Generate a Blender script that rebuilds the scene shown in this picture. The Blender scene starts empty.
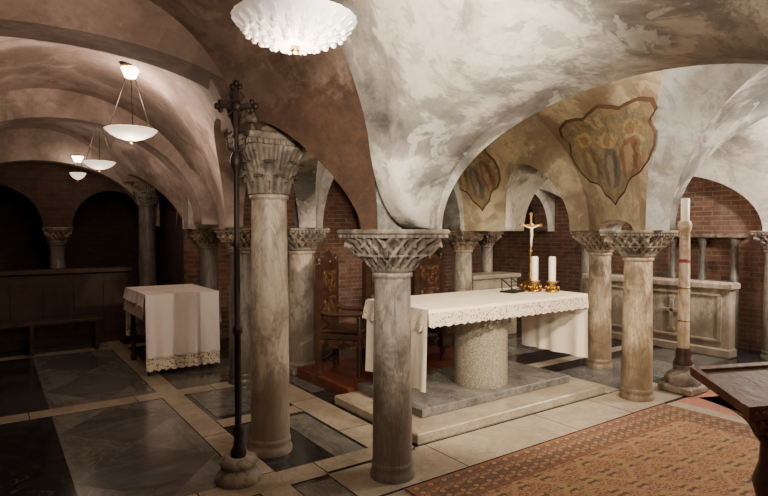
import bpy, math, random
from math import sin, cos, pi, sqrt, asin, radians
from mathutils import Vector, Matrix
random.seed(4)
S = bpy.context.scene

# ------------------------------------------------------------------ materials
def newmat(name):
    m = bpy.data.materials.new(name); m.use_nodes = True
    nt = m.node_tree; b = nt.nodes['Principled BSDF']
    return m, nt, b
def N(nt, t, **kw):
    n = nt.nodes.new(t)
    for k, v in kw.items():
        if k in n.inputs: n.inputs[k].default_value = v
        else: setattr(n, k, v)
    return n
def L(nt, a, b): nt.links.new(a, b)
def c4(c): return (c[0], c[1], c[2], 1)
def coords(nt, scale=(1,1,1), kind='Object', loc=(0,0,0)):
    tc = N(nt, 'ShaderNodeTexCoord'); mp = N(nt, 'ShaderNodeMapping')
    mp.inputs['Scale'].default_value = scale; mp.inputs['Location'].default_value = loc
    L(nt, tc.outputs[kind], mp.inputs['Vector']); return mp.outputs['Vector']
def noise(nt, vec, scale, detail=6, rough=.6, dist=0):
    n = N(nt, 'ShaderNodeTexNoise'); n.inputs['Scale'].default_value = scale
    n.inputs['Detail'].default_value = detail; n.inputs['Roughness'].default_value = rough
    n.inputs['Distortion'].default_value = dist
    L(nt, vec, n.inputs['Vector']); return n.outputs['Fac']
def ramp(nt, fac, stops):
    r = N(nt, 'ShaderNodeValToRGB'); e = r.color_ramp.elements
    while len(e) < len(stops): e.new(.5)
    for i, (p, c) in enumerate(stops):
        e[i].position = p; e[i].color = c4(c) if not isinstance(c, (int, float)) else (c, c, c, 1)
    L(nt, fac, r.inputs['Fac']); return r.outputs['Color']
def mix(nt, fac, a, b, mode='MIX'):
    m = N(nt, 'ShaderNodeMix'); m.data_type = 'RGBA'; m.blend_type = mode
    for sock, v in ((0, fac), (6, a), (7, b)):
        if isinstance(v, (int, float)): m.inputs[sock].default_value = v
        elif isinstance(v, tuple): m.inputs[sock].default_value = c4(v)
        else: L(nt, v, m.inputs[sock])
    return m.outputs[2]
def bump(nt, b, h, strength=.3, dist=.02):
    n = N(nt, 'ShaderNodeBump'); n.inputs['Strength'].default_value = strength
    n.inputs['Distance'].default_value = dist
    L(nt, h, n.inputs['Height']); L(nt, n.outputs['Normal'], b.inputs['Normal'])
def math_n(nt, op, a, bb=None, cc=None):
    n = N(nt, 'ShaderNodeMath'); n.operation = op
    for i, x in enumerate((a, bb, cc)):
        if x is None: continue
        if isinstance(x, (int, float)): n.inputs[i].default_value = x
        else: L(nt, x, n.inputs[i])
    return n.outputs[0]

def simple(name, col, rough=.5, metal=0, var=.15, sc=12, bmp=.1):
    m, nt, b = newmat(name); v = coords(nt)
    f = noise(nt, v, sc)
    c = ramp(nt, f, [(.3, tuple(x*(1-var) for x in col)), (.7, tuple(min(1, x*(1+var)) for x in col))])
    L(nt, c, b.inputs['Base Color']); b.inputs['Roughness'].default_value = rough
    b.inputs['Metallic'].default_value = metal
    if bmp: bump(nt, b, f, bmp)
    return m
def plaster(name, base, tint, stain, amt=.5, sc=.9, seedoff=0.0, rough=.9, soft=.14, low=None, cav_shade=False, st=.9, blot=.6, peel=.55):
    m, nt, b = newmat(name)
    v = coords(nt, loc=(seedoff, seedoff*1.7, seedoff*.6))
    n1 = noise(nt, v, sc*1.2, 5, .55); n2 = noise(nt, v, sc*1.6, 12, .76, .6); n3 = noise(nt, v, 14, 6, .7)
    nb = noise(nt, v, sc*.85, 2, .5, .8)
    n4 = noise(nt, v, sc*3.1, 10, .78, .3)
    big = math_n(nt, 'ADD', math_n(nt, 'MULTIPLY', nb, .6), math_n(nt, 'MULTIPLY', n2, .4))
    c = mix(nt, ramp(nt, n1, [(.44, 0.), (.56, 1.)]), base, tint)
    c = mix(nt, ramp(nt, big, [(amt, 0.), (amt+soft*.25, st*.6), (amt+soft, st)]), c, stain)
    if peel and not cav_shade:   # patches of lost / repaired render with crisp ragged edges
        n6 = noise(nt, coords(nt, loc=(seedoff+4.3, seedoff, 2.1)), sc*2.0, 7, .62, 1.0)
        c = mix(nt, ramp(nt, n6, [(.555, 0.), (.575, peel)]), c, tuple(x*.35+y*.5 for x, y in zip(tint, stain)))
        c = mix(nt, ramp(nt, n6, [(.39, peel), (.41, 0.)]), c, tuple(min(.9, x*1.05) for x in base))
    c = mix(nt, ramp(nt, n4, [(.54, 0.), (.60, blot)]), c, tuple(x*.55+y*.45 for x, y in zip(stain, tint)))
    c = mix(nt, ramp(nt, n3, [(.40, .0), (.75, .28)]), c, tuple(x*.45 for x in stain))
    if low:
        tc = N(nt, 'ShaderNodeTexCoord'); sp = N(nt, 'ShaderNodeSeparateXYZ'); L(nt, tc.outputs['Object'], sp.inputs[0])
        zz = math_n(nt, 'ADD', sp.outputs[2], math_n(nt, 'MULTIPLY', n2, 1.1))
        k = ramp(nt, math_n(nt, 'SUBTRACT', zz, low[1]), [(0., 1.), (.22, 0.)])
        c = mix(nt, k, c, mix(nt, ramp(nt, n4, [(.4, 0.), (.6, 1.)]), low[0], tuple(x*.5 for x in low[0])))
    if cav_shade:  # shade in the carved hollows, painted into the colour by pointiness
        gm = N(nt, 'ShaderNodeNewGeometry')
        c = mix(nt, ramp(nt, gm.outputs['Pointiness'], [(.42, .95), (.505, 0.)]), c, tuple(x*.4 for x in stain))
    L(nt, c, b.inputs['Base Color']); b.inputs['Roughness'].default_value = rough
    bump(nt, b, n3, .3, .02)
    return m
def marble(name, a, bcol, vein, sc=2., stretch=(1,1,1), rough=.35, vw=.03, va=.8):
    m, nt, b = newmat(name); v = coords(nt, stretch)
    n1 = noise(nt, v, sc, 8, .62, 1.2); n2 = noise(nt, v, sc*1.7, 10, .6, 2.0)
    c = mix(nt, ramp(nt, n1, [(.35, 0.), (.65, 1.)]), a, bcol)
    c = mix(nt, ramp(nt, n2, [(.5-vw*2, 0.), (.5, va), (.5+vw, 0.)]), c, vein)
    L(nt, c, b.inputs['Base Color']); b.inputs['Roughness'].default_value = rough
    bump(nt, b, n1, .08, .01)
    return m
def colmat(name, a, bcol, dark, seed=0, rough=.42):
    m, nt, b = newmat(name)
    v = coords(nt, (1,1,.22), loc=(seed,seed,seed)); v2 = coords(nt, (1,1,.6), loc=(seed*2,0,seed))
    n1 = noise(nt, v, 7, 8, .65, .6); n2 = noise(nt, v2, 4.2, 10, .74, .6); n3 = noise(nt, v2, 30, 5, .7)
    nv = noise(nt, v, 4.5, 10, .62, 1.8)
    c = mix(nt, ramp(nt, n1, [(.42, 0.), (.58, 1.)]), a, bcol)
    c = mix(nt, ramp(nt, nv, [(.45, 0.), (.49, .65), (.52, 0.)]), c, tuple(x*1.1 for x in dark))
    c = mix(nt, ramp(nt, n2, [(.48, 0.), (.60, .75)]), c, dark)
    c = mix(nt, ramp(nt, n3, [(.5, 0.), (.7, .35)]), c, dark)
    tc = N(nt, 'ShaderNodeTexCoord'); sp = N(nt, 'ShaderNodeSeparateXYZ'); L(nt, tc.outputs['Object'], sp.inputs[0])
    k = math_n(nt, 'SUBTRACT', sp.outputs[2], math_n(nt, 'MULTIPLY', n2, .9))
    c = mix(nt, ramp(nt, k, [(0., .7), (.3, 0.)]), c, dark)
    L(nt, c, b.inputs['Base Color']); b.inputs['Roughness'].default_value = rough
    bump(nt, b, n3, .15, .01); return m
def brickmat(name, c1, c2, mort):
    m, nt, b = newmat(name); v = coords(nt, (1,1,1), 'UV')
    br = N(nt, 'ShaderNodeTexBrick'); L(nt, v, br.inputs['Vector'])
    br.inputs['Scale'].default_value = 1.0
    br.inputs['Brick Width'].default_value = .26; br.inputs['Row Height'].default_value = .075
    br.inputs['Mortar Size'].default_value = .009; br.inputs['Mortar Smooth'].default_value = .3
    br.inputs['Color1'].default_value = c4(c1); br.inputs['Color2'].default_value = c4(c2)
    br.inputs['Mortar'].default_value = c4(mort); br.inputs['Bias'].default_value = 0
    n1 = noise(nt, coords(nt), 2.2, 8, .75); n2 = noise(nt, coords(nt), 7, 6, .7)
    c = mix(nt, ramp(nt, n2, [(.35, .0), (.65, .55)]), br.outputs['Color'], tuple(x*.4 for x in c2))
    c = mix(nt, ramp(nt, n1, [(.5, 0.), (.68, .6)]), c, tuple(x*.9 for x in mort))
    L(nt, c, b.inputs['Base Color']); b.inputs['Roughness'].default_value = .9
    bump(nt, b, br.outputs['Fac'], -.5, .02)
    return m
def emis(name, col, st, base=(.8,.8,.8)):
    m, nt, b = newmat(name); b.inputs['Base Color'].default_value = c4(base)
    n = noise(nt, coords(nt), 30, 3)
    c = ramp(nt, n, [(.35, tuple(x*.75 for x in col)), (.65, col)])
    L(nt, c, b.inputs['Emission Color']); b.inputs['Emission Strength'].default_value = st
    return m

M = {}
M['pl_aisle'] = plaster('plaster_aisle', (.52,.41,.36), (.31,.24,.20), (.12,.085,.065), .51, .9, 0, blot=.4, peel=.35)
M['pl_white'] = plaster('plaster_white', (.92,.87,.76), (.66,.61,.52), (.10,.095,.085), .475, 1.1, 3.2, soft=.11, st=.95, peel=.5)
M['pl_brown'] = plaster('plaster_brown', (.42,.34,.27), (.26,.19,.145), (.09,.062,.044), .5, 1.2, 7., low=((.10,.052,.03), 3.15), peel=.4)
M['pl_nave'] = plaster('plaster_nave', (.47,.49,.49), (.35,.34,.31), (.14,.11,.085), .49, 1.1, 11., peel=.4)
M['pl_right'] = plaster('plaster_right', (.88,.84,.78), (.68,.62,.54), (.13,.12,.105), .495, 1.0, 5.5, soft=.11, peel=.4)
M['pl_yellow'] = plaster('plaster_yellow', (.66,.56,.36), (.48,.40,.27), (.22,.15,.09), .50, 1.4, 2., peel=.4)
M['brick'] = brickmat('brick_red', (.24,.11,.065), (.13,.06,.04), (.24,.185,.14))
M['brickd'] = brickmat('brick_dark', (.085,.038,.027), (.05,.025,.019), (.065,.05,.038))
M['col'] = colmat('column_marble', (.52,.47,.40), (.33,.29,.245), (.12,.10,.078))
M['colw'] = colmat('column_marble_warm', (.62,.54,.43), (.44,.37,.29), (.20,.155,.11), 2.)
M['coly'] = colmat('column_marble_ochre', (.66,.57,.42), (.40,.32,.21), (.13,.09,.055), 3.)
M['cold'] = colmat('column_marble_dark', (.20,.18,.16), (.12,.11,.095), (.05,.042,.034), 5.)
M['cap'] = plaster('capital_stone', (.32,.25,.18), (.20,.15,.105), (.07,.048,.032), .51, 6., 1., cav_shade=True)
M['capg'] = plaster('capital_stone_grey', (.34,.29,.23), (.22,.185,.145), (.075,.06,.045), .51, 6., 9., cav_shade=True)
M['fdark'] = marble('floor_slate', (.010,.011,.013), (.024,.026,.029), (.085,.085,.085), 1.6, (1,1,1), .13, .012)
M['fgrey'] = marble('floor_grey_marble', (.185,.18,.17), (.08,.079,.077), (.27,.25,.22), 1.8, (1.4,.6,1), .17, .03, .45)
M['fgrey2'] = marble('floor_grey_marble_cross', (.075,.074,.072), (.15,.145,.137), (.035,.035,.035), 2.2, (.5,1.4,1), .17, .03, .45)
M['fstrip'] = marble('floor_limestone', (.42,.36,.275), (.27,.225,.17), (.15,.115,.085), 2.5, (1,1,1), .32, .02, .55)
M['fpink'] = marble('floor_pink_marble', (.40,.17,.11), (.32,.13,.085), (.5,.3,.2), 3., (1,1,1), .4, .02, .4)
M['iron'] = simple('wrought_iron', (.03,.022,.018), .5, .6)
M['gold'] = simple('gilded_brass', (.42,.26,.08), .35, 1., .35, 30)
M['wood'] = simple('dark_walnut', (.045,.02,.012), .4, 0, .4, 9)
M['woodl'] = simple('carved_walnut', (.13,.048,.023), .6, 0, .5, 14, .35)
M['woodr'] = simple('red_floor_boards', (.15,.04,.022), .4, 0, .3, 8)
M['wax'] = simple('candle_wax', (.85,.80,.66), .4, 0, .04, 5, 0)
M['cloth'] = simple('altar_linen', (.90,.82,.67), .85, 0, .04, 6, .15)
M['clothw'] = simple('white_linen', (.84,.76,.72), .85, 0, .04, 6, .15)
M['lampglass'] = emis('frosted_lamp_glass', (1.,.80,.55), 1.5)
M['lamphot'] = emis('lamp_bulb_glass', (1.,.85,.62), 14)
M['lampbig'] = emis('alabaster_lamp_glass', (1.,.78,.62), .45)
M['redmark'] = simple('red_painted_mark', (.30,.05,.03), .6)

m, nt, b = newmat('speckled_granite'); v = coords(nt)
vo = N(nt, 'ShaderNodeTexVoronoi'); vo.inputs['Scale'].default_value = 75; L(nt, v, vo.inputs['Vector'])
c = ramp(nt, vo.outputs['Distance'], [(.0, (.07,.06,.045)), (.35, (.21,.185,.145)), (.8, (.35,.31,.24))])
L(nt, c, b.inputs['Base Color']); b.inputs['Roughness'].default_value = .6; M['granite'] = m
m, nt, b = newmat('lace'); v = coords(nt, (1,1,1), 'UV')
vo = N(nt, 'ShaderNodeTexVoronoi'); vo.inputs['Scale'].default_value = 38; L(nt, v, vo.inputs['Vector'])
wv = N(nt, 'ShaderNodeTexVoronoi'); wv.inputs['Scale'].default_value = 12; L(nt, v, wv.inputs['Vector'])
a1 = ramp(nt, vo.outputs['Distance'], [(.28, .25), (.42, 1.)])
a2 = ramp(nt, wv.outputs['Distance'], [(.30, 0.), (.36, .9), (.44, 0.)])
mx = mix(nt, 1., a1, a2, 'LIGHTEN')
b.inputs['Base Color'].default_value = (.66,.57,.46,1); b.inputs['Roughness'].default_value = .9
L(nt, mx, b.inputs['Alpha']); M['lace'] = m
m, nt, b = newmat('gilded_inlay_wood'); v = coords(nt)
vo = N(nt, 'ShaderNodeTexVoronoi'); vo.inputs['Scale'].default_value = 17; L(nt, v, vo.inputs['Vector'])
f = ramp(nt, vo.outputs['Distance'], [(.20, .9), (.28, 0.), (.40, 0.), (.46, .8), (.52, 0.)])
c = mix(nt, f, (.035,.013,.009), (.27,.16,.06)); L(nt, c, b.inputs['Base Color'])
b.inputs['Roughness'].default_value = .4; M['inlay'] = m
m, nt, b = newmat('faded_fresco'); v = coords(nt, (1,1,.7))
n1 = noise(nt, v, 3.0, 8, .7, .9); n2 = noise(nt, v, 8, 10, .8); n5 = noise(nt, coords(nt, loc=(9,3,1)), 4, 5, .6, 1.0)
c = ramp(nt, n1, [(.30, (.13,.09,.05)), (.43, (.36,.26,.13)), (.52, (.22,.19,.13)), (.60, (.48,.37,.20)), (.72, (.32,.21,.11))])
tc = N(nt, 'ShaderNodeTexCoord'); sp = N(nt, 'ShaderNodeSeparateXYZ'); L(nt, tc.outputs['UV'], sp.inputs[0])
wob = math_n(nt, 'MULTIPLY', math_n(nt, 'SUBTRACT', n5, .5), .30)
def ell(cx, cy, rx, ry, a=.75):
    a_ = math_n(nt, 'DIVIDE', math_n(nt, 'SUBTRACT', math_n(nt, 'ADD', sp.outputs[0], wob), cx), rx)
    b_ = math_n(nt, 'DIVIDE', math_n(nt, 'SUBTRACT', math_n(nt, 'ADD', sp.outputs[1], wob), cy), ry)
    d_ = math_n(nt, 'ADD', math_n(nt, 'MULTIPLY', a_, a_), math_n(nt, 'MULTIPLY', b_, b_))
    return ramp(nt, d_, [(.75, a), (1., 0.)])
for cx, rob, cy in ((-.50, (.22,.085,.05), .02), (.0, (.10,.105,.11), -.1), (.48, (.20,.13,.06), .04)):
    c = mix(nt, ell(cx, cy-.22, .25, .50), c, rob)
    c = mix(nt, ell(cx+.05, cy-.28, .09, .42, .6), c, (.42,.33,.20))
    c = mix(nt, ell(cx-.10, cy-.15, .05, .30, .6), c, tuple(x*.45 for x in rob))
    c = mix(nt, ell(cx, cy+.40, .19, .20), c, (.52,.37,.15))
    c = mix(nt, ell(cx, cy+.38, .10, .13), c, (.25,.15,.09))
c = mix(nt, ramp(nt, n2, [(.50, 0.), (.60, .7)]), c, (.13,.09,.055))
c = mix(nt, ramp(nt, n2, [(.34, .6), (.40, 0.)]), c, (.52,.43,.28))
L(nt, c, b.inputs['Base Color']); b.inputs['Roughness'].default_value = .9; M['fresco'] = m
M['frborder'] = simple('fresco_dark_border', (.12,.06,.035), .9)
M['shaft'] = colmat('painted_candle_shaft', (.80,.73,.58), (.64,.55,.40), (.34,.22,.12), 8.)
# carpet
m, nt, b = newmat('oriental_carpet'); tc = N(nt, 'ShaderNodeTexCoord')
sp = N(nt, 'ShaderNodeSeparateXYZ'); L(nt, tc.outputs['UV'], sp.inputs[0])
def math_(op, a, bb=None, cc=None): return math_n(nt, op, a, bb, cc)
def tri(x, per): return math_('PINGPONG', x, per)
W_, H_ = 3.2, 2.6
du = math_('MINIMUM', sp.outputs[0], math_('SUBTRACT', W_, sp.outputs[0]))
dv = math_('MINIMUM', sp.outputs[1], math_('SUBTRACT', H_, sp.outputs[1]))
dd = math_('MINIMUM', du, dv)
mp = N(nt, 'ShaderNodeCombineXYZ'); L(nt, tri(sp.outputs[0], .11), mp.inputs[0]); L(nt, tri(sp.outputs[1], .11), mp.inputs[1])
vo = N(nt, 'ShaderNodeTexVoronoi'); vo.inputs['Scale'].default_value = 26; L(nt, mp.outputs[0], vo.inputs['Vector'])
fld = ramp(nt, vo.outputs['Distance'], [(.1, (.08,.05,.04)), (.25, (.36,.17,.075)), (.4, (.20,.06,.03)), (.55, (.44,.28,.14)), (.75, (.10,.045,.035))])
dia = math_('ADD', tri(sp.outputs[0], .34), tri(sp.outputs[1], .34))
fld = mix(nt, ramp(nt, dia, [(.20, 0.), (.22, .8), (.25, .8), (.27, 0.), (.40, 0.), (.42, .5), (.47, .5), (.49, 0.)]), fld, (.42,.25,.12))
mp2 = N(nt, 'ShaderNodeCombineXYZ'); L(nt, tri(sp.outputs[0], .06), mp2.inputs[0]); L(nt, tri(sp.outputs[1], .06), mp2.inputs[1])
vo2 = N(nt, 'ShaderNodeTexVoronoi'); vo2.inputs['Scale'].default_value = 34; L(nt, mp2.outputs[0], vo2.inputs['Vector'])
brd = ramp(nt, vo2.outputs['Distance'], [(.1, (.36,.10,.04)), (.35, (.48,.29,.13)), (.6, (.09,.05,.04))])
isb = ramp(nt, dd, [(.0, 0.), (.34, 0.), (.345, 1.)])
c = mix(nt, isb, brd, fld)
st = ramp(nt, dd, [(0., 1.), (.03, 1.), (.032, 0.), (.10, 0.), (.102, 1.), (.115, 1.), (.117, 0.), (.30, 0.), (.302, 1.), (.33, 1.), (.334, 0.)])
c = mix(nt, st, c, (.20,.08,.045))
n9 = noise(nt, tc.outputs['Object'], 160, 2); c = mix(nt, ramp(nt, n9, [(.3, 0.), (.8, .3)]), c, (.36,.22,.12))
L(nt, c, b.inputs['Base Color']); b.inputs['Roughness'].default_value = 1; bump(nt, b, n9, .4, .01); M['carpet'] = m

# ------------------------------------------------------------------ geometry accumulator
class G:
    def __init__(s): s.v=[]; s.f=[]; s.m=[]; s.sm=[]; s.uv=[]; s.mats=[]
    def mi(s, key):
        if key not in s.mats: s.mats.append(key)
        return s.mats.index(key)
    def add(s, vs, fs, mat, smooth=False, uvs=None):
        o=len(s.v); k=s.mi(mat); s.v += [tuple(x) for x in vs]
        s.uv += (uvs if uvs else [(x[0], x[2]) for x in vs])
        for f in fs: s.f.append(tuple(i+o for i in f)); s.m.append(k); s.sm.append(smooth)
    def grid(s, rows, mat, smooth=True, uvrows=None, wrap=False):
        nr=len(rows); nc=len(rows[0]); vs=[p for r in rows for p in r]
        uvs=[p for r in uvrows for p in r] if uvrows else None
        fs=[]
        for i in range(nr-1):
            for j in range(nc if wrap else nc-1):
                j2=(j+1)%nc
                fs.append((i*nc+j, i*nc+j2, (i+1)*nc+j2, (i+1)*nc+j))
        s.add(vs, fs, mat, smooth, uvs)
    def box(s, x0,x1,y0,y1,z0,z1, mat, bev=0, rot=0, ctr=None):
        if bev>0:
            def rr(i,z): return [(x0+i,y0+i,z),(x1-i,y0+i,z),(x1-i,y1-i,z),(x0+i,y1-i,z)]
            rows=[rr(bev,z0),rr(0,z0+bev),rr(0,z1-bev),rr(bev,z1)]
        else:
            rows=[[(x0,y0,z),(x1,y0,z),(x1,y1,z),(x0,y1,z)] for z in (z0,z1)]
        if rot:
            cx,cy = ctr if ctr else ((x0+x1)/2,(y0+y1)/2)
            rows=[[(cx+(x-cx)*cos(rot)-(y-cy)*sin(rot), cy+(x-cx)*sin(rot)+(y-cy)*cos(rot), z) for x,y,z in r] for r in rows]
        n=len(rows); vs=[p for r in rows for p in r]
        fs=[(3,2,1,0),tuple(4*(n-1)+k for k in range(4))]
        for i in range(n-1):
            for j in range(4): fs.append((4*i+j,4*i+(j+1)%4,4*i+4+(j+1)%4,4*i+4+j))
        s.add(vs,fs,mat)
    def lathe(s, prof, mat, cx=0, cy=0, n=32, smooth=True, cap=True, mod=None):
        rows=[]
        for r,z in prof:
            rows.append([(cx+(r*(mod(2*pi*j/n,z) if mod else 1))*cos(2*pi*j/n), cy+(r*(mod(2*pi*j/n,z) if mod else 1))*sin(2*pi*j/n), z) for j in range(n)])
        uvr=[[(j/n, z) for j in range(n)] for r,z in prof]
        s.grid(rows, mat, smooth, uvr, True)
        if cap:
            s.add(rows[0],[tuple(reversed(range(n)))],mat); s.add(rows[-1],[tuple(range(n))],mat)
    def tube(s, pts, r, mat, n=8):
        pts=[Vector(p) for p in pts]; rows=[]
        for i,p in enumerate(pts):
            d=(pts[min(i+1,len(pts)-1)]-pts[max(i-1,0)]).normalized()
            a=d.orthogonal().normalized() if i==0 else (a-d*a.dot(d)).normalized()
            bb=d.cross(a); rr=r[i] if isinstance(r,(list,tuple)) else r
            rows.append([tuple(p+a*rr*cos(2*pi*j/n)+bb*rr*sin(2*pi*j/n)) for j in range(n)])
        s.grid(rows,mat,True,None,True)
        s.add(rows[0],[tuple(reversed(range(n)))],mat); s.add(rows[-1],[tuple(range(n))],mat)
    def ball(s, c, r, mat, n=12, sc=(1,1,1)):
        rows=[]
        for i in range(n//2+1):
            t=pi*i/(n//2); rr=max(sin(t),.001)
            rows.append([(c[0]+r*sc[0]*rr*cos(2*pi*j/n), c[1]+r*sc[1]*rr*sin(2*pi*j/n), c[2]-r*sc[2]*cos(t)) for j in range(n)])
        s.grid(rows,mat,True,None,True)
    def build(s, name, loc=(0,0,0), rz=0, parent=None):
        me=bpy.data.meshes.new(name); me.from_pydata(s.v,[],s.f)
        for k in s.mats: me.materials.append(M[k])
        me.polygons.foreach_set('material_index', s.m); me.polygons.foreach_set('use_smooth', s.sm)
        uvl=me.uv_layers.new(name='UVMap')
        for lp_ in me.loops: uvl.data[lp_.index].uv = s.uv[lp_.vertex_index]
        me.update(); o=bpy.data.objects.new(name, me); S.collection.objects.link(o)
        o.location=loc; o.rotation_euler=(0,0,rz)
        if parent: o.parent=parent
        return o

# ------------------------------------------------------------------ key positions
C1=(2.27,3.14); C2=(1.76,4.06); C3=(5.40,3.19); C4=(6.27,4.21); C5=(5.60,6.0); C6=(3.10,6.2)
Z0=1.72; ZC2=2.43
def lerp(a,b,t): return a+(b-a)*t
def lp(p,q,t): return (lerp(p[0],q[0],t), lerp(p[1],q[1],t))
def fan_pt(seg, s, t, off=0):
    P=lp(seg['P'][0],seg['P'][1],s); Q=lp(seg['Q'][0],seg['Q'][1],s); k=1-cos(t)
    zt=seg['zt']-off
    x,y=lp(P,Q,k+off*.3); return (x,y,Z0+(zt-Z0)*sin(t))
def zarch(seg, s):
    Ls=math.dist(seg['C'][0],seg['C'][1]); m0=seg.get('m0',.25)/Ls; m1=1-seg.get('m1',.25)/Ls
    za,zb=seg['zs']
    if seg['rise'] is None: return lerp(za,zb,s), False
    if s<=m0: return za, False
    if s>=m1: return zb, False
    x=(s-m0)/(m1-m0)
    return lerp(za,zb,x)+seg['rise']*sqrt(max(0,1-(2*x-1)**2)), True
def fan(g, seg, mat, imat=None, nt_=14, ns=40):
    imat=imat or mat; rnd=seg.get('round',0)
    Ls=math.dist(seg['C'][0],seg['C'][1]); m0=seg.get('m0',.25)/Ls; m1=1-seg.get('m1',.25)/Ls
    if seg['rise'] is None: ss=[i/12 for i in range(13)]
    else: ss=[0,m0*.5]+[m0+(m1-m0)*(1-cos(pi*i/ns))/2 for i in range(ns+1)]+[(1+m1)/2,1]
    rows=[]; strip=[]
    for s in ss:
        z,_=zarch(seg,s); q=min(.999,max(0,(z-Z0)/(seg['zt']-Z0))); t0=asin(q)
        c=lp(seg['C'][0],seg['C'][1],s); e=fan_pt(seg,s,t0)
        if rnd:
            t1=min(t0+rnd,(t0+pi/2)/2); f=fan_pt(seg,s,t1); c3=(c[0],c[1],z)
            bez=[tuple((1-u)**2*c3[i]+2*u*(1-u)*e[i]+u*u*f[i] for i in range(3)) for u in [k/10 for k in range(11)]]
            rows.append(bez+[fan_pt(seg,s,lerp(t1,pi/2,k/nt_)) for k in range(1,nt_+1)])
        else:
            rows.append([fan_pt(seg,s,lerp(t0,pi/2,k/nt_)) for k in range(nt_+1)])
            strip.append([(lerp(c[0],e[0],k/3),lerp(c[1],e[1],k/3),z) for k in range(4)])
    g.grid(rows,mat,True)
    if strip: g.grid(strip,imat,True)
def arch_wall(g,p0,p1,zs,rise,ztop,th,mat,imat=None,n=28,mg=.2):
    imat=imat or mat
    Ls=math.dist(p0,p1); d=((p1[0]-p0[0])/Ls,(p1[1]-p0[1])/Ls); nn=(-d[1],d[0])
    xs=[0]+[mg/Ls+(1-2*mg/Ls)*(1-cos(pi*i/n))/2 for i in range(n+1)]+[1]
    def za(x):
        q=(x-mg/Ls)/(1-2*mg/Ls)
        return zs+rise*sqrt(max(0,1-(2*q-1)**2)) if 0<q<1 else zs
    def pt(x,o,z): c=lp(p0,p1,x); return (c[0]+nn[0]*o,c[1]+nn[1]*o,z)
    for o in (-th/2,th/2):
        rw=[[pt(x,o,lerp(za(x),ztop,k/4)) for k in range(5)] for x in xs]
        uv=[[(x*Ls,lerp(za(x),ztop,k/4)) for k in range(5)] for x in xs]
        g.grid(rw,mat,False,uv)
    g.grid([[pt(x,-th/2,za(x)),pt(x,th/2,za(x))] for x in xs],imat,True,[[(0,x*Ls*1.2),(th,x*Ls*1.2)] for x in xs])

# ------------------------------------------------------------------ ceiling
g=G()
AT,NT,RT=3.25,3.40,3.15
LR=.76
aR=[((2.27,-2.5),(2.27,.1),(Z0,Z0),LR),
    ((2.27,.1),C1,(Z0,Z0),LR),
    (C1,C2,(Z0,ZC2),.2),
    (C2,(2.3,6.1),(ZC2,1.75),.40),
    ((2.3,6.1),(2.6,8.2),(1.75,1.75),.75),
    ((2.6,8.2),(2.1,9.8),(1.75,2.5),.3),
    ((2.1,9.8),(2.1,11.6),(2.5,2.5),.2)]
Pa=[(2.07,-2.5),(2.07,.1),(2.09,3.06),(1.58,4.0),(2.1,6.1),(2.4,8.2),(1.92,9.8),(1.92,11.6)]
Qa=[(.6,-2.5),(.6,.1),(.9,2.6),(.6,4.0),(.6,6.1),(.6,8.2),(.6,9.8),(.6,11.6)]
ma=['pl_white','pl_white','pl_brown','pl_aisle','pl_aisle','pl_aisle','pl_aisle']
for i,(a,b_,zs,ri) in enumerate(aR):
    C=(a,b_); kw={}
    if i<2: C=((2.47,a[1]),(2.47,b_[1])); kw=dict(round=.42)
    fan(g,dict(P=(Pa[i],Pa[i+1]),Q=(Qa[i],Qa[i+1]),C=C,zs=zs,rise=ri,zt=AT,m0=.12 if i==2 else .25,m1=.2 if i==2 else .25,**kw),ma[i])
lb=[-2.5,.9,4.06,7.2,10.3,11.6]
for i in range(len(lb)-1):
    fan(g,dict(P=((-.7,lb[i]),(-.7,lb[i+1])),Q=((.6,lb[i]),(.6,lb[i+1])),C=((-.9,lb[i]),(-.9,lb[i+1])),zs=(Z0,Z0),rise=.85,zt=AT),'pl_aisle')
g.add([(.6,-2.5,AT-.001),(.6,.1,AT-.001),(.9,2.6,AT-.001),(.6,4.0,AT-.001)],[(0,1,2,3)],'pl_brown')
g.add([(-2.6,-2.5,2.75),(-.9,-2.5,2.75),(-.9,11.6,2.75),(-2.6,11.6,2.75)],[(0,1,2,3)],'pl_aisle')
Pn=[(2.5,-2.5),(2.5,.1),(2.47,3.1),(1.98,4.12),(3.25,6.05)]
Cn=[(2.45,-2.5),(2.45,.1),(2.45,3.14),C2,C6]
Cn2=[(2.45,.1),(2.45,3.14),C2,C6]
zn=[(Z0,Z0),(Z0,Z0),(Z0,ZC2),(ZC2,1.75)]; rn=[LR,LR,.2,.3]
Qn=[(3.9,-2.5),(3.9,.1),(3.9,3.0),(3.9,4.2),(4.2,6.05)]
for i in range(4):
    c0=C1 if i==2 else Cn[i]
    fan(g,dict(P=(Pn[i],Pn[i+1]),Q=(Qn[i],Qn[i+1]),C=(c0,Cn2[i]),zs=zn[i],rise=rn[i],zt=NT,m0=.12 if i==2 else .25,m1=.2 if i==2 else .25),'pl_nave','pl_white')
Cr=[(5.4,-2.5),(5.4,.1),C3,C4,C5,(5.6,8.8)]
rr_=[1.38,1.38,.12,.85,.9]
Pr=[(5.2,-2.5),(5.2,.1),(5.2,3.0),(6.02,4.2),(5.42,5.9)]
Qr=[(3.9,-2.5),(3.9,.1),(3.9,1.9),(3.9,4.6),(4.2,6.05)]
SEGS=[]
for i in range(4):
    sg=dict(P=(Pr[i],Pr[i+1]),Q=(Qr[i],Qr[i+1]),C=(Cr[i],Cr[i+1]),zs=(Z0,Z0),rise=rr_[i],zt=NT,m0=.25,m1=.75 if i==3 else .25)
    SEGS.append(sg); fan(g,sg,'pl_yellow' if i>=2 else 'pl_nave','pl_white')
Po=[(5.65,-2.5),(5.65,.1),(5.65,3.2),(6.5,4.15),(5.85,6.05),(5.85,8.8)]
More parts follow.
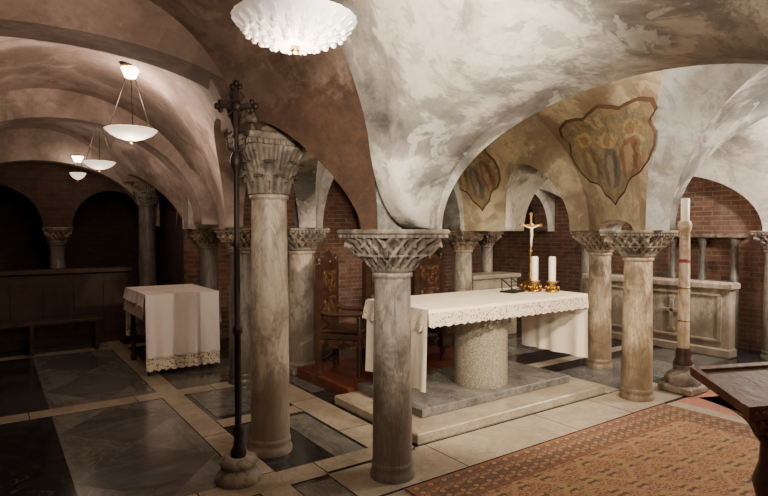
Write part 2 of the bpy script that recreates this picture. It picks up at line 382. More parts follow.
for i in range(5):
    fan(g,dict(P=(Po[i],Po[i+1]),Q=((7.4,Po[i][1]),(7.4,Po[i+1][1])),C=(Cr[i],Cr[i+1]),zs=(Z0,Z0),rise=min(rr_[i],1.38),zt=RT,m0=.25,m1=.75 if i==3 else .25),'pl_right','pl_white')
wb=[-2.5,.1,3.1,6.0,8.8]
for i in range(4):
    fan(g,dict(P=((8.75,wb[i]),(8.75,wb[i+1])),Q=((7.4,wb[i]),(7.4,wb[i+1])),C=((9.05,wb[i]),(9.05,wb[i+1])),zs=(Z0,Z0),rise=.85,zt=RT),'pl_right','pl_right')
rows=[]
na=28
for i in range(na+1):
    r=[]
    for j in range(na+1):
        x=(1-cos(pi*i/na))/2; y=(1-cos(pi*j/na))/2
        h=max(1.3*sqrt(max(0,1-(2*x-1)**2)),1.2*sqrt(max(0,1-(2*y-1)**2)))
        r.append((lerp(2.3,5.6,x),lerp(6.1,8.8,y),1.75+h))
    rows.append(r)
g.grid(rows,'pl_right')
g.add([(1.76,4.06,2.7),(3.3,6.0,2.66),(3.3,6.3,2.66),(2.2,6.3,2.66)],[(0,1,2,3)],'pl_aisle')
arch_wall(g,C6,C5,1.72,1.25,3.5,.4,'pl_nave')
arch_wall(g,(5.6,7.2),(7.3,7.2),1.72,.78,3.3,.3,'pl_right','brick')
arch_wall(g,(7.3,7.2),(9.0,7.2),1.72,.78,3.3,.3,'pl_right','brick')
arch_wall(g,(2.3,8.3),(5.6,8.3),1.75,1.1,3.3,.3,'pl_right')
arch_wall(g,(-.95,4.06),(1.74,4.06),2.58,.35,3.4,.34,'pl_aisle')
arch_wall(g,(-.95,7.2),(2.35,7.2),1.8,1.15,3.4,.34,'pl_aisle')
arch_wall(g,(-.95,9.95),(2.3,9.95),1.8,.98,3.4,.24,'pl_aisle')
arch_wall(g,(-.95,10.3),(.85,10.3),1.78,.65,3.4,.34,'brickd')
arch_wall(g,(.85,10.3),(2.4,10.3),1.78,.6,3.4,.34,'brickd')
g.build('ceiling')

HALF=[(0,-1.05),(.12,-.93),(.3,-.82),(.42,-.62),(.5,-.56),(.7,-.5),(.88,-.3),(.97,-.05),(.95,.2),(.84,.38),(.82,.46),(.9,.62),(.82,.82),(.62,.93),(.42,.9),(.32,.86),(.2,.94),(0,1.04)]
def medallion(seg, s0, ds, t0, dt, name, skew=0):
    gg=G()
    ol=HALF+[(-x,y) for x,y in reversed(HALF[1:-1])]; pts=[]
    for i in range(len(ol)):
        for k in range(3):
            a=ol[i]; b_=ol[(i+1)%len(ol)]; pts.append((lerp(a[0],b_[0],k/3),lerp(a[1],b_[1],k/3)))
    def pt(r,p,off): return fan_pt(seg,s0+ds*r*p[0]+skew*r*p[1],t0+dt*r*p[1],off)
    gg.grid([[pt(k/10*.95,p,.024) for p in pts] for k in range(11)],'fresco',True,[[(k/10*p[0],k/10*p[1]) for p in pts] for k in range(11)],True)
    gg.grid([[pt(.95,p,.026) for p in pts],[pt(1.,p,.018) for p in pts],[pt(1.0,p,.0) for p in pts]],'frborder',True,None,True)
    return gg.build(name)
medallion(SEGS[2],.46,.52,.51,.33,'wall_fresco')
medallion(SEGS[3],.78,.23,.52,.34,'wall_fresco')

# ------------------------------------------------------------------ walls
def wall(name, p0, p1, z1, mat, z0=0, th=.15):
    gg=G(); Ls=math.dist(p0,p1); nx,ny=-(p1[1]-p0[1])/Ls*th,(p1[0]-p0[0])/Ls*th
    vs=[(p0[0],p0[1],z0),(p1[0],p1[1],z0),(p1[0],p1[1],z1),(p0[0],p0[1],z1)]
    vs+= [(x+nx,y+ny,z) for x,y,z in vs]
    uv=[(0,z0),(Ls,z0),(Ls,z1),(0,z1)]*2
    gg.add(vs,[(0,1,2,3),(7,6,5,4),(0,4,5,1),(3,2,6,7),(0,3,7,4),(1,5,6,2)],mat,False,uv); return gg.build(name)
wall('wall_right',(9.0,-2.5),(9.0,8.8),3.5,'brick',th=-.15)
wall('wall_back',(2.45,8.8),(9.0,8.8),3.5,'brick')
wall('wall_front',(-2.6,-2.5),(9.0,-2.5),3.5,'pl_right',th=-.15)
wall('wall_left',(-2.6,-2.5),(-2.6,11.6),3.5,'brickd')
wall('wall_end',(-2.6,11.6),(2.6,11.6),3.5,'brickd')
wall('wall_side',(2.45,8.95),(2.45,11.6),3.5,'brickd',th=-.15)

# ------------------------------------------------------------------ floor
g=G()
g.box(-2.6,9,-2.5,11.6,-.12,0,'fdark')
def tile(a0,a1,b0,b1,mat,z=.003,gap=.006):
    g.add([(a0+gap,b0+gap,z),(a1-gap,b0+gap,z),(a1-gap,b1-gap,z),(a0+gap,b1-gap,z)],[(0,1,2,3)],mat)
def slabs_a(b0,b1,a0,a1,L_=.9,mat='fstrip',z=.005):
    x=a0
    while x<a1-.01:
        e=min(x+L_*random.uniform(.7,1.3),a1); tile(x,e,b0,b1,mat,z,.004); x=e
def slabs_b(a0,a1,b0,b1,L_=.9,mat='fstrip',z=.0045):
    y=b0
    while y<b1-.01:
        e=min(y+L_*random.uniform(.7,1.3),b1); tile(a0,a1,y,e,mat,z,.004); y=e
for b0,b1 in ((-2,.9),(.9,3.4),(3.65,5.95),(6.2,8.9),(9.15,10.2)):
    a0,a1=.42,1.4; bm=(b0+b1)/2; am=(a0+a1)/2
    tile(a0,a1,b0,b1,'fgrey')
    for c0,c1 in((b0,bm),(bm,b1)):
        z=.004; cm=(c0+c1)/2; q=.02
        g.add([(am,c0+q,z),(a1-q,cm,z),(am,c1-q,z),(a0+q,cm,z)],[(0,1,2,3)],'fgrey2')
        tile(-1.1,-.5,c0,c1,'fgrey2')
for b0,b1 in ((3.4,3.65),(5.95,6.2),(8.9,9.15)): slabs_a(b0,b1,-2.6,2.7)
slabs_b(1.4,1.62,-2,10.2)
slabs_b(-1.3,-1.1,-2,10.2)
tile(1.66,2.35,5.05,5.95,'fgrey2'); tile(2.1,2.38,3.5,4.7,'fgrey'); tile(1.62,2.6,6.2,7.4,'fgrey2')
slabs_b(2.4,2.72,3.45,6.0); slabs_a(4.75,4.97,1.62,2.4)
slabs_a(2.93,3.44,1.9,6.1,1.0)
tile(1.62,1.9,3.0,3.35,'fgrey')
for i in range(6):
    for j in range(6):
        a0=2.75+i*.9; b0=3.45+j*.9
        if a0>8.5 or b0>8.5: continue
        tile(a0,min(a0+.9,8.95),b0,b0+.9,('fgrey','fdark','fgrey2','fdark')[(i*2+j*3)%4],.0025)
slabs_b(5.3,5.55,3.45,6.2); slabs_a(4.6,4.8,5.3,8.2)
tile(5.42,9,-1,2.9,'fpink',.004); slabs_b(5.42,5.6,-1,2.9,.9,'fstrip',.0055)
tile(1.62,5.42,-1,2.92,'fstrip',.003)
g.build('floor')

# ------------------------------------------------------------------ columns
def sup(th,p): return 1/((abs(cos(th))**p+abs(sin(th))**p)**(1/p))
def column(loc, h, r, cap_h, wtop, style, mat='col', cmat='cap', base='round', rot=0, name='stone_column'):
    g=G(); zc=h-cap_h
    if base=='round':
        g.lathe([(r*1.16,0),(r*1.17,.03),(r*1.10,.05),(r*1.05,.07),(r*1.09,.085),(r*1.08,.105),(r*1.02,.12)],mat)
    else:
        g.box(-r*1.2,r*1.2,-r*1.2,r*1.2,0,.08,mat,.01)
        g.lathe([(r*1.15,.08),(r*1.2,.1),(r*1.15,.12),(r*1.03,.14)],mat)
    z1=.11
    g.lathe([(r*1.03,z1),(r*1.01,lerp(z1,zc,.33)),(r*.97,lerp(z1,zc,.66)),(r*.92,zc-.05),(r*.92,zc-.04),(r*1.02,zc-.035),(r*1.04,zc-.02),(r*1.02,zc-.005),(r*.94,zc)],mat,n=40)
    n=144; rows=[]; nz=30; ah=cap_h*.2
    for k in range(nz+1):
        q=k/nz; z=zc+(cap_h-ah)*q; w=lerp(r*.98,wtop*.47,q**1.6 if style!='basket' else q**.9*.85+.15*q); p=2+q*q*(4 if style=='leaf' else 7)
        row=[]
        for j in range(n):
            th=2*pi*j/n; rad=w*(sup(th,p) if p>2.01 else 1)
            if style=='leaf':
                tier=(q*2)%1; ph=0 if q<.5 else pi/8
                d=.035*max(0,cos(8*(th-ph)))**.6*(tier**1.5)*(1 if q<.97 else 0)+.008*cos(40*th)
            else:
                u1=abs(sin(8*th+q*6)); u2=abs(sin(8*th-q*6))
                d=.045*max(u1,u2)**5-.032+.02*(1 if (.46<q<.53) else 0)+.006*cos(36*th)
            rad+=d; row.append((rad*cos(th),rad*sin(th),z))
        rows.append(row)
    g.grid(rows,cmat,True,None,True)
    if style=='leaf':
        for tier,(q0,q1,nl,ph) in enumerate(((0,.48,8,0),(.25,.78,8,pi/8))):
            for l in range(nl):
                th=ph+2*pi*l/nl; rws=[]
                for k in range(10):
                    q=k/9; z=zc+(cap_h-ah)*lerp(q0,q1,q if q<.85 else .85-(q-.85)*.9)
                    rr=lerp(r*1.02,r*1.3,tier*.5)+.02+.075*q**2.2*(1+tier*.3); ww=.058*(1-.55*q**3)*(1 if tier==0 else 1.15)*(1+.12*(k%2))
                    rws.append([(rr*cos(th)-o*ww*sin(th)+(-abs(o)*.02-.008*(abs(o)==.5))*cos(th), rr*sin(th)+o*ww*cos(th)+(-abs(o)*.02-.008*(abs(o)==.5))*sin(th), z) for o in (-1,-.75,-.5,-.2,0,.2,.5,.75,1)])
                g.grid(rws,cmat,True)
        for l in range(4):
            th=pi/4+l*pi/2; R=wtop*.56; zc2=h-ah-.05
            g.tube([((R-.05+.045*cos(a)*(1-a/14))*cos(th),(R-.05+.045*cos(a)*(1-a/14))*sin(th),zc2+.045*sin(a)*(1-a/14)) for a in [x*.45 for x in range(26)]],.012,cmat,6)
    else:
        for l in range(16):
            th=2*pi*(l+.5)/16; q=.5; w=lerp(r,wtop*.47,q*.9)*sup(th,3.5)
            g.ball((w*cos(th),w*sin(th),zc+(cap_h-ah)*q),.019,cmat,8)
        for l in range(8):
            th=pi/4*l; R=wtop*.47*sup(th,6)*(.97 if l%2 else .9); zz=h-ah-.03
            g.tube([((R-.07)*cos(th),(R-.07)*sin(th),zz-.09),((R-.02)*cos(th),(R-.02)*sin(th),zz-.03),((R+.012)*cos(th),(R+.012)*sin(th),zz-.01),((R+.018)*cos(th),(R+.018)*sin(th),zz-.035)],[.014,.022,.02,.008],cmat,8)
        g.lathe([(r*1.02,zc+.0),(r*1.14,zc+.015),(r*1.14,zc+.03),(r*1.02,zc+.04)],cmat,cap=False)
    hw=wtop/2
    g.box(-hw*.93,hw*.93,-hw*.93,hw*.93,h-ah,h-ah*.55,cmat,.008)
    g.box(-hw,hw,-hw,hw,h-ah*.6,h,cmat,.01)
    for sx in range(-5,6):
        for (ax,ay) in ((sx/5.6*hw,-hw*.95),(sx/5.6*hw,hw*.95),(-hw*.95,sx/5.6*hw),(hw*.95,sx/5.6*hw)):
            g.box(ax-.013,ax+.013,ay-.013,ay+.013,h-ah*.98,h-ah*.62,cmat)
    return g.build(name,(loc[0],loc[1],0),rot)
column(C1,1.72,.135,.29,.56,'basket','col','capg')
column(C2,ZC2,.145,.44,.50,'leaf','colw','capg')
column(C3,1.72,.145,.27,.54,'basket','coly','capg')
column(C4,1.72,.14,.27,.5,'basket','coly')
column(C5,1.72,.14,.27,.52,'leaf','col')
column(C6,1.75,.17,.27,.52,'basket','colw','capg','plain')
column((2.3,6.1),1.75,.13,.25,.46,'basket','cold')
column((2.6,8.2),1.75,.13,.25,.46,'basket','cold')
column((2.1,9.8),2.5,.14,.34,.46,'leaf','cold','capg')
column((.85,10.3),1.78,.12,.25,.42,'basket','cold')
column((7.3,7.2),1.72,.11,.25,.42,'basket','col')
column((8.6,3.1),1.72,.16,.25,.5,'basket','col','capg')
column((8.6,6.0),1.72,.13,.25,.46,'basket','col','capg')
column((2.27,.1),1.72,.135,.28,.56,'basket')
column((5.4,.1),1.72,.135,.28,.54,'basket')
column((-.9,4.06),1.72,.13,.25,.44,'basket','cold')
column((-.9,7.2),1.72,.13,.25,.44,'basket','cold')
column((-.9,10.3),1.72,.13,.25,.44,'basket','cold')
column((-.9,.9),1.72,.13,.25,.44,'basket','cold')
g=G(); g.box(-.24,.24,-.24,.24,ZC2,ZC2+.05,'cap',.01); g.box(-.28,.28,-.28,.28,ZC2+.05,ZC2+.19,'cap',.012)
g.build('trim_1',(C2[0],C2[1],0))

# ------------------------------------------------------------------ altar
g=G()
g.box(2.75,5.25,3.46,4.78,.0,.09,'fstrip',.01)
g.box(3.02,5.05,3.74,4.78,.09,.17,'fgrey',.01)
g.build('altar_step')
g=G()
g.box(2.92,5.12,4.80,5.95,0,.12,'woodr',.006)
for k in range(10): g.box(2.94+k*.218,2.94+k*.218+.21,4.82,5.93,.12,.125,'woodr')
g.build('wooden_platform')
A0,A1,B0,B1,AZ=3.02,5.2,3.66,4.56,1.045
g=G()
g.lathe([(.27,.17),(.275,.2),(.27,.3),(.265,.9),(.27,.96)],'granite',4.08,4.1,48)
g.box(A0+.02,A1-.02,B0+.02,B1-.02,.955,1.03,'fstrip',.008)
nx,ny=40,12
g.grid([[(lerp(A0-.01,A1+.01,i/nx),lerp(B0-.01,B1+.01,j/ny),AZ+.0015*sin(i*1.7)*sin(j*1.3)) for i in range(nx+1)] for j in range(ny+1)],'cloth')
def drape(g,p0,p1,nrm,zt,drop,mat,amp=.015,waves=6,scal=0,n=90,uvs=1,nz=8,splay=0):
    Ls=math.dist(p0,p1); rows=[];uv=[]
    for k in range(nz+1):
        q=k/nz; r=[];u=[]
        for i in range(n+1):
            x=i/n; c=lp(p0,p1,x); off=.004+amp*q*(1+sin(x*waves*2*pi+sin(x*9)*1.2))+splay*q
            z=zt-drop*q-(scal*abs(sin(x*Ls/.09*pi/1.)) if k==nz else 0)
            r.append((c[0]+nrm[0]*off,c[1]+nrm[1]*off,z)); u.append((x*Ls,z))
        rows.append(r);uv.append(u)
    g.grid(rows,mat,True,uv)
e=.012
drape(g,(A0-e,B0-e),(A1+e,B0-e),(0,-1),AZ,.035,'cloth',.0,1)
drape(g,(A0-e,B0-e-.003),(A1+e,B0-e-.003),(0,-1),AZ-.03,.11,'lace',.006,9,.018)
drape(g,(A0-e,B1+e),(A1+e,B1+e),(0,1),AZ,.035,'cloth',.0,1)
drape(g,(A0-e,B1+e),(A1+e,B1+e),(0,1),AZ-.03,.11,'lace',.006,9,.018)
drape(g,(A0-e,B0-e),(A0-e,B1+e),(-1,0),AZ,.70,'cloth',.018,4,.0)
drape(g,(A1+e,B0-e),(A1+e,B1+e),(1,0),AZ,.70,'cloth',.018,4,.0)
drape(g,(A0-.03,B0-e),(A0-.03,B1+e),(-1,0),AZ,.17,'lace',.01,5,.018,splay=.03)
g.build('altar_table')

def candle_g(g,x,y,z,h,r):
    g.lathe([(r,z),(r,z+h-.008),(r*.8,z+h),(r*.3,z+h-.004)],'wax',x,y,20)
    g.tube([(x,y,z+h-.01),(x+.002,y,z+h+.02)],.0022,'iron',5)
def holder(x,y,name,zt):
    g=G()
    g.lathe([(.07,zt),(.075,zt+.012),(.055,zt+.03),(.03,zt+.045),(.055,zt+.065),(.03,zt+.085),(.06,zt+.105),(.065,zt+.118),(.045,zt+.12)],'gold',0,0,24,mod=lambda th,z:1+.05*cos(8*th))
    for k in range(6): g.ball((.062*cos(k*pi/3),.062*sin(k*pi/3),zt+.05),.02,'gold',8)
    candle_g(g,0,0,zt+.118,.27,.038)
    return g.build(name,(x,y,0))
holder(4.90,4.10,'altar_candlestick',AZ+.004); holder(5.01,3.95,'altar_candlestick',AZ+.004)
g=G(); z=AZ+.004
g.box(-.11,.11,-.075,.075,z,z+.03,'gold',.006); g.box(-.085,.085,-.055,.055,z+.03,z+.09,'gold',.012)
for sx in(-1,1):
    for sy in(-1,1): g.ball((sx*.09,sy*.06,z+.045),.022,'gold',8)
g.lathe([(.05,z+.09),(.03,z+.12),(.018,z+.15),(.032,z+.18),(.014,z+.21),(.012,z+.42),(.026,z+.44),(.012,z+.46)],'gold',0,0,20)
zc=z+.45
g.box(-.011,.011,-.008,.008,zc,zc+.40,'gold',.002); g.box(-.12,.12,-.008,.008,zc+.27,zc+.292,'gold',.002)
for p in((-.12,zc+.281),(.12,zc+.281),(0,zc+.41)):
    for dx,dz in((0,.012),(.014,0),(-.014,0),(0,-.01)): g.ball((p[0]+dx,0,p[1]+dz),.012,'gold',8)
g.tube([(-.10,-.016,zc+.285),(-.05,-.018,zc+.262),(0,-.02,zc+.25),(.05,-.018,zc+.262),(.10,-.016,zc+.285)],[.006,.008,.012,.008,.006],'wax',8)
g.tube([(0,-.02,zc+.26),(0,-.022,zc+.21),(.003,-.022,zc+.17),(-.006,-.026,zc+.11),(.0,-.018,zc+.04)],[.016,.018,.014,.013,.006],'wax',8)
g.ball((.006,-.026,zc+.29),.015,'wax',10)
g.build('altar_crucifix',(5.02,4.26,0),radians(-25))
g=G(); z=AZ+.003
g.box(-.13,.13,-.09,.09,z,z+.015,'iron',.003)
for sx in(-1,1):
    g.tube([(sx*.11,-.08,z+.01),(sx*.11,-.05,z+.05),(sx*.11,.05,z+.13),(sx*.11,.085,z+.15)],.007,'iron',6)
    g.tube([(sx*.11,.07,z+.01),(sx*.11,.075,z+.14)],.006,'iron',6)
for k in range(4): g.tube([(-.11,-.06+.045*k,z+.04+.035*k),(.11,-.06+.045*k,z+.04+.035*k)],.005,'iron',6)
g.build('book_stand',(4.66,4.2,0),radians(15))

# ------------------------------------------------------------------ thrones
def throne(x,y,rz=0):
    g=G(); w=.27
    for sx in(-1,1):
        for y0 in(-.24,.22):
            g.lathe([(.03,0),(.035,.03),(.022,.06),(.034,.12),(.022,.2),(.034,.3),(.026,.36),(.034,.43)],'wood',sx*w,y0,12)
        g.lathe([(.024,.43),(.03,.5),(.018,.55),(.03,.64),(.024,.66)],'wood',sx*w,-.24,12)
        g.tube([(sx*w,-.30,.64),(sx*w,-.27,.69),(sx*w,-.1,.675),(sx*w,.1,.67),(sx*w,.22,.70)],[.035,.033,.026,.026,.028],'wood',10)
        g.box(sx*w-.028,sx*w+.028,.2,.26,0,1.22,'wood',.006)
        g.lathe([(.03,1.22),(.018,1.235),(.036,1.26),(.026,1.29),(.008,1.32)],'wood',sx*w,.23,12)
    g.box(-w-.03,w+.03,-.28,.25,.40,.46,'wood',.01); g.box(-w+.01,w-.01,-.26,.2,.46,.50,'wood',.015)
    g.box(-w,w,-.275,-.255,.30,.41,'inlay',.003)
    for sx in(-1,1): g.box(sx*w-.01,sx*w+.01,-.24,.22,.30,.41,'inlay',.003)
    g.box(-w,w,.205,.245,.5,1.18,'wood',.005)
    for yy in((.195,.206),(.244,.252)):
        g.box(-w+.09,w-.09,yy[0],yy[1],.62,.84,'inlay',.003); g.box(-w+.09,w-.09,yy[0],yy[1],.89,1.14,'inlay',.003)
    g.box(-w,w,-.25,-.22,.12,.15,'wood'); g.box(-w,w,.22,.25,.12,.15,'wood')
    top=[]; n=24
    for i in range(n+1):
        t=i/n; top.append((lerp(-w,w,t),1.18+.13*sin(pi*t)**.7+.05*max(0,1-abs(t-.5)*8)))
    for yy in(.2,.25): g.grid([[(xx,yy,1.16) for xx,_ in top],[(xx,yy,zz) for xx,zz in top]],'wood',False)
    g.grid([[(xx,.2,zz) for xx,zz in top],[(xx,.25,zz) for xx,zz in top]],'wood')
    g.ball((0,.19,1.24),.03,'gold',10,(1,.3,1))
    return g.build('carved_throne',(x,y,.125),rz)
throne(3.30,5.46,radians(40)); throne(4.02,5.55,radians(25)); throne(4.80,5.55,radians(10))

# ------------------------------------------------------------------ side table with cloth
g=G(); ta0,ta1,tb0,tb1,tz=1.46,2.30,6.92,8.05,.97
for x in(ta0+.06,ta1-.06):
    for y in(tb0+.08,tb1-.08): g.lathe([(.035,0),(.04,.05),(.025,.1),(.04,.3),(.028,.5),(.04,.85),(.04,.88)],'wood',x,y,14)
g.box(ta0+.02,ta1-.02,tb0+.02,tb1-.02,.86,tz-.006,'wood',.005)
g.grid([[(lerp(ta0-.01,ta1+.01,i/20),lerp(tb0-.01,tb1+.01,j/20),tz+.002*sin(i*1.1)*sin(j)) for i in range(21)] for j in range(21)],'clothw')
for p,q,nr,dr in(((ta0-e,tb0-e),(ta1+e,tb0-e),(0,-1),.74),((ta0-e,tb1+e),(ta1+e,tb1+e),(0,1),.5),((ta1+e,tb0-e),(ta1+e,tb1+e),(1,0),.4),((ta0-e,tb0-e),(ta0-e,tb1+e),(-1,0),.14)):
    drape(g,p,q,nr,tz,dr,'clothw',.02,5)
    pp=(p[0]+nr[0]*.006,p[1]+nr[1]*.006); qq=(q[0]+nr[0]*.006,q[1]+nr[1]*.006)
    drape(g,pp,qq,nr,tz-dr+.01,.15,'lace',.0,5,.02,splay=.02)
g.build('side_altar_table')

# ------------------------------------------------------------------ processional cross on pole
g=G()
g.lathe([(.15,0),(.16,.02),(.15,.05),(.12,.09),(.11,.11),(.13,.13),(.12,.16),(.05,.17)],'capg',0,0,32)
g.lathe([(.05,.165),(.055,.20),(.035,.24),(.028,.30),(.04,.34),(.023,.38),(.022,1.0),(.033,1.02),(.033,1.05),(.021,1.07),(.020,1.6),(.031,1.62),(.019,1.65),(.018,2.10),(.034,2.14),(.045,2.18),(.034,2.22),(.016,2.25),(.014,2.40)],'iron',0,0,18)
zc=2.38
g.box(-.015,.015,-.01,.01,zc-.05,zc+.30,'iron',.002); g.box(-.105,.105,-.01,.01,zc+.155,zc+.185,'iron',.002)
for (px,pz,dx,dz) in((-.105,zc+.17,-1,0),(.105,zc+.17,1,0),(0,zc+.30,0,1)):
    g.ball((px+dx*.024,0,pz+dz*.024),.022,'iron',10,(1,.5,1))
    g.ball((px+dz*.026,0,pz+dx*.026),.02,'iron',10,(1,.5,1)); g.ball((px-dz*.026,0,pz-dx*.026),.02,'iron',10,(1,.5,1))
g.ball((0,0,zc+.17),.04,'iron',12,(1,.5,1))
for sx in(-1,1):
    for sz in(-1,1): g.tube([(sx*.02,0,zc+.17+sz*.03),(sx*.055,0,zc+.17+sz*.065),(sx*.03,0,zc+.17+sz*.09)],.007,'iron',6)
    g.tube([(0,0,zc-.14),(sx*.055,0,zc-.11),(sx*.065,0,zc-.03),(sx*.03,0,zc)],.008,'iron',6)
    g.ball((sx*.07,0,zc-.02),.016,'iron',8)
g.build('processional_cross',(1.36,3.68,0),radians(-35))

# ------------------------------------------------------------------ paschal candle
g=G()
g.box(-.18,.18,-.18,.18,0,.09,'capg',.02); g.lathe([(.17,.09),(.18,.13),(.155,.19),(.10,.23),(.09,.26),(.105,.29)],'capg',0,0,28,mod=lambda th,z:1+.04*cos(6*th))
g.lathe([(.09,.28),(.095,.32),(.07,.36),(.075,.42),(.062,.47)],'wood',0,0,28)
g.lathe([(.058,.46),(.056,1.1),(.05,1.70),(.062,1.73),(.068,1.78),(.055,1.82)],'shaft',0,0,28)
g.lathe([(.0535,1.38),(.0555,1.382),(.055,1.415),(.053,1.417)],'redmark',0,0,28,cap=False)
for zz in(.75,1.1): g.lathe([(.056,zz),(.061,zz+.005),(.061,zz+.015),(.056,zz+.02)],'gold',0,0,28,cap=False)
candle_g(g,0,0,1.81,.25,.042)
g.build('paschal_candle_stand',(6.03,3.04,0))

# ------------------------------------------------------------------ lectern
g=G()
g.lathe([(.20,0),(.21,.03),(.14,.07),(.06,.12),(.05,.3),(.075,.4),(.045,.5),(.04,.60),(.07,.64),(.05,.66)],'wood',0,0,28)
rows=[]
for k in range(15):
    q=k/14; z=.64+.18*q; w=.05+.27*q**2.2; d=.05+.08*q
    rows.append([(x*w,y*d,z) for x,y in((-1,-1),(1,-1),(1,1),(-1,1))])
g.grid(rows,'wood',False,None,True)
for sx in(-1,1):
    g.tube([(sx*(.16+.07*cos(a)*(1-a/16)),-.12,.76+.07*sin(a)*(1-a/16)) for a in [x*.5 for x in range(22)]],.014,'woodl',7)
def slope(x,y,h): return (x,y,.84+(y+.2)*.30+h)
for (x0,x1,y0,y1,h0,h1,mt) in((-.33,.33,-.20,.14,0,.022,'woodl'),(-.36,.36,-.22,-.19,-.02,.045,'woodl'),(-.33,.33,.12,.15,0,.035,'woodl'),(-.35,-.32,-.20,.15,-.01,.035,'woodl'),(.32,.35,-.20,.15,-.01,.035,'woodl')):
    vs=[slope(x,y,h) for h in(h0,h1) for x,y in((x0,y0),(x1,y0),(x1,y1),(x0,y1))]
    g.add(vs,[(3,2,1,0),(4,5,6,7),(0,1,5,4),(1,2,6,5),(2,3,7,6),(3,0,4,7)],mt)
for k in range(15): 
    g.ball(slope(-.32+k*.0457,-.225,.012),.014,'woodl',8,(1,.5,1))
g.build('wooden_lectern',(3.26,1.20,.016),radians(-22))

# ------------------------------------------------------------------ carpet
g=G()
ca0,ca1,cb0,cb1=2.2,5.4,.3,2.9
g.add([(ca0,cb0,.016),(ca1,cb0,.016),(ca1,cb1,.016),(ca0,cb1,.016)],[(0,1,2,3)],'carpet',False,[(0,0),(3.2,0),(3.2,2.6),(0,2.6)])
g.add([(ca0,cb0,.006),(ca1,cb0,.006),(ca1,cb1,.006),(ca0,cb1,.006),(ca0,cb0,.016),(ca1,cb0,.016),(ca1,cb1,.016),(ca0,cb1,.016)],[(0,1,5,4),(1,2,6,5),(2,3,7,6),(3,0,4,7)],'carpet',False,[(0,0)]*8)
g.build('oriental_rug')

# ------------------------------------------------------------------ marble parapet (right)
g=G(); px=8.05; y_0,y_1=3.45,5.7
g.box(px,px+.22,y_0,y_1,0,.12,'colw',.015); g.box(px+.04,px+.2,y_0+.02,y_1-.02,.12,.92,'colw'); g.box(px-.02,px+.25,y_0-.02,y_1+.02,.92,1.02,'colw',.02)
y0,y1=y_0+.12,y_1-.12
for a_ in((y0,y1,.2,.24),(y0,y1,.83,.87),(y0,y0+.05,.24,.83),(y1-.05,y1,.24,.83)): g.box(px+.015,px+.045,*a_,'colw',.006)
ym=4.25
g.box(px+.012,px+.045,ym-.025,ym+.025,.3,.77,'colw',.006); g.box(px+.012,px+.045,ym-.15,ym+.15,.55,.6,'colw',.006)
for sz in(.3,.77): g.box(px+.014,px+.045,ym-.05,ym+.05,sz-.02,sz+.02,'colw',.006)
g.build('marble_parapet')
g=G()
for y in(3.75,4.2,4.65):
    g.lathe([(.06,0),(.06,1.06),(.045,1.08),(.042,1.5),(.05,1.51),(.06,1.56),(.08,1.62)],'cold',8.86,y,16)
g.box(8.76,8.98,3.62,4.8,1.62,1.68,'cap',.01)
g.build('colonnette_screen')
g=G(); g.box(6.2,7.2,6.4,6.8,0,.95,'fstrip',.01); g.box(6.15,7.25,6.35,6.85,.95,1.02,'fstrip',.015)
g.box(6.35,7.05,6.38,6.4,.2,.8,'capg',.004)
g.build('stone_side_altar')

# ------------------------------------------------------------------ left background
g=G()
g.box(-.7,1.75,9.55,9.72,.0,1.08,'wood',.01); g.box(-.75,1.8,9.48,9.78,1.08,1.16,'wood',.015)
for k in range(6): g.box(-.6+k*.4,-.28+k*.4,9.53,9.552,.15,.95,'wood',.006)
g.build('wooden_choir_rail')
g=G()
g.box(-.5,1.3,8.95,9.3,.42,.47,'wood',.008)
for x in(-.45,.4,1.2): g.box(x,x+.05,8.98,9.27,0,.42,'wood')
g.build('wooden_bench')

# ------------------------------------------------------------------ pendant lamps
def lamp(x,y,zd,ztop,rad,big=False):
    g=G(); gm='lampbig' if big else 'lampglass'
    prof=[(.01,zd-.085),(rad*.25,zd-.08),(rad*.55,zd-.06),(rad*.82,zd-.03),(rad,zd+.005),(rad*1.02,zd+.012),(rad*.98,zd+.016),(rad*.8,zd-.012),(rad*.5,zd-.04),(.01,zd-.06)]
    g.lathe(prof,gm,0,0,64,cap=False,mod=(lambda th,z:1+.01*cos(24*th)) if big else None)
    g.ball((0,0,zd-.095),.018,'gold',10)
    if big:
        for k in range(24):
            th=2*pi*k/24; g.tube([(rad*.3*cos(th),rad*.3*sin(th),zd-.078),(rad*.6*cos(th),rad*.6*sin(th),zd-.055),(rad*.95*cos(th),rad*.95*sin(th),zd-.006)],[.005,.008,.005],gm,6)
        for ring,nn in((.35,9),(.5,12),(.65,16),(.8,22)):
            for k in range(nn):
                th=2*pi*(k+.5)/nn; g.ball((rad*ring*cos(th),rad*ring*sin(th),zd-.083+.075*ring**2.4),.012,gm,8)
    for k in range(3):
        th=2*pi*k/3+.4; g.tube([(rad*.97*cos(th),rad*.97*sin(th),zd+.01),(.03*cos(th),.03*sin(th),ztop-.06)],.004,'iron',5)
    g.lathe([(.045,ztop-.10),(.075,ztop-.03),(.08,ztop-.015)],'lamphot',0,0,20)
    g.lathe([(.085,ztop-.015),(.085,ztop),(.05,ztop+.01)],'gold',0,0,20)
    g.build('pendant_lamp',(x,y,0))
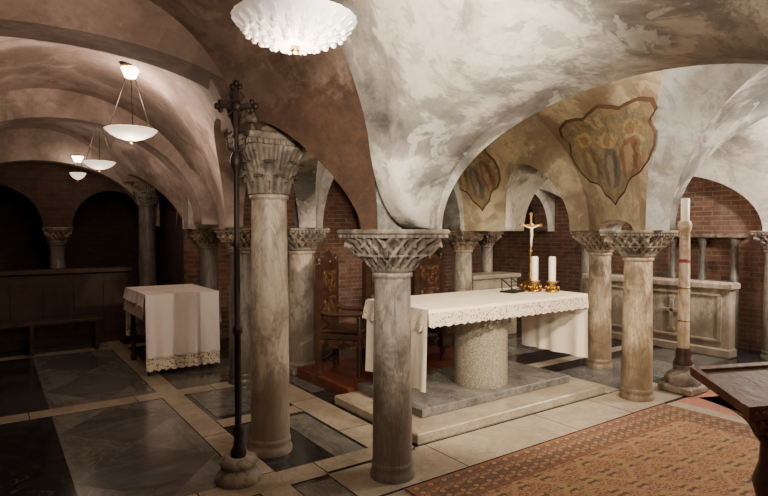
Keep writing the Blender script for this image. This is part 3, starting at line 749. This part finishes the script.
LAMPS=[(.93,1.9,2.47,3.2,.225,True),(1.03,5.39,2.60,3.17,.215,False),(1.16,8.1,2.60,3.17,.19,False),(1.08,9.6,2.58,2.86,.11,False)]
for l in LAMPS: lamp(*l)

# ------------------------------------------------------------------ lights
def pt(loc,e,col=(1,.78,.52),r=.08):
    l=bpy.data.lights.new('light','POINT'); l.energy=e; l.color=col; l.shadow_soft_size=r
    o=bpy.data.objects.new('light',l); o.location=loc; S.collection.objects.link(o)
def spot(loc,tgt,e,ang,col=(1,.85,.65),r=.08,blend=.6):
    l=bpy.data.lights.new('spot','SPOT'); l.energy=e; l.color=col; l.spot_size=radians(ang); l.spot_blend=blend; l.shadow_soft_size=r
    o=bpy.data.objects.new('spot',l); o.location=loc; S.collection.objects.link(o)
    o.rotation_euler=(Vector(tgt)-Vector(loc)).to_track_quat('-Z','Y').to_euler()
for (x,y,zd,zt,rd,bg),up,dn in zip(LAMPS,(34,32,12,2),(18,16,5,.6)):
    pt((x,y,zd+.25),up,(1,.76,.60)); 
    pt((x,y,zd-.2),dn,(1,.74,.54))
spot((2.9,1.4,2.5),(3.9,4.0,.9),600,66,(1,.80,.57))
spot((4.6,1.2,2.8),(4.4,4.2,.9),300,76,(1,.80,.57))
spot((.6,.9,2.2),(2.25,2.6,2.25),430,74,(1,.88,.72),.12,.9)  # added spot without a fixture, brightens the white vault beside C1
pt((3.9,2.6,2.9),56,(1,.86,.68),.1)
pt((7.3,1.8,2.6),300,(1,.90,.80),.1)
pt((7.3,5.2,2.6),50,(1,.82,.64),.1)
pt((3.9,7.4,2.4),6,(1,.75,.5),.1)
W=bpy.data.worlds.new('World'); S.world=W; W.use_nodes=True
W.node_tree.nodes['Background'].inputs[0].default_value=(.5,.42,.35,1); W.node_tree.nodes['Background'].inputs[1].default_value=.03

cam=bpy.data.cameras.new('Camera'); co=bpy.data.objects.new('Camera',cam); S.collection.objects.link(co)
cam.lens=26.25; cam.sensor_width=36; co.location=(0,0,1.7); co.rotation_euler=(radians(88.4),0,radians(-35)); cam.clip_start=.05
S.camera=co
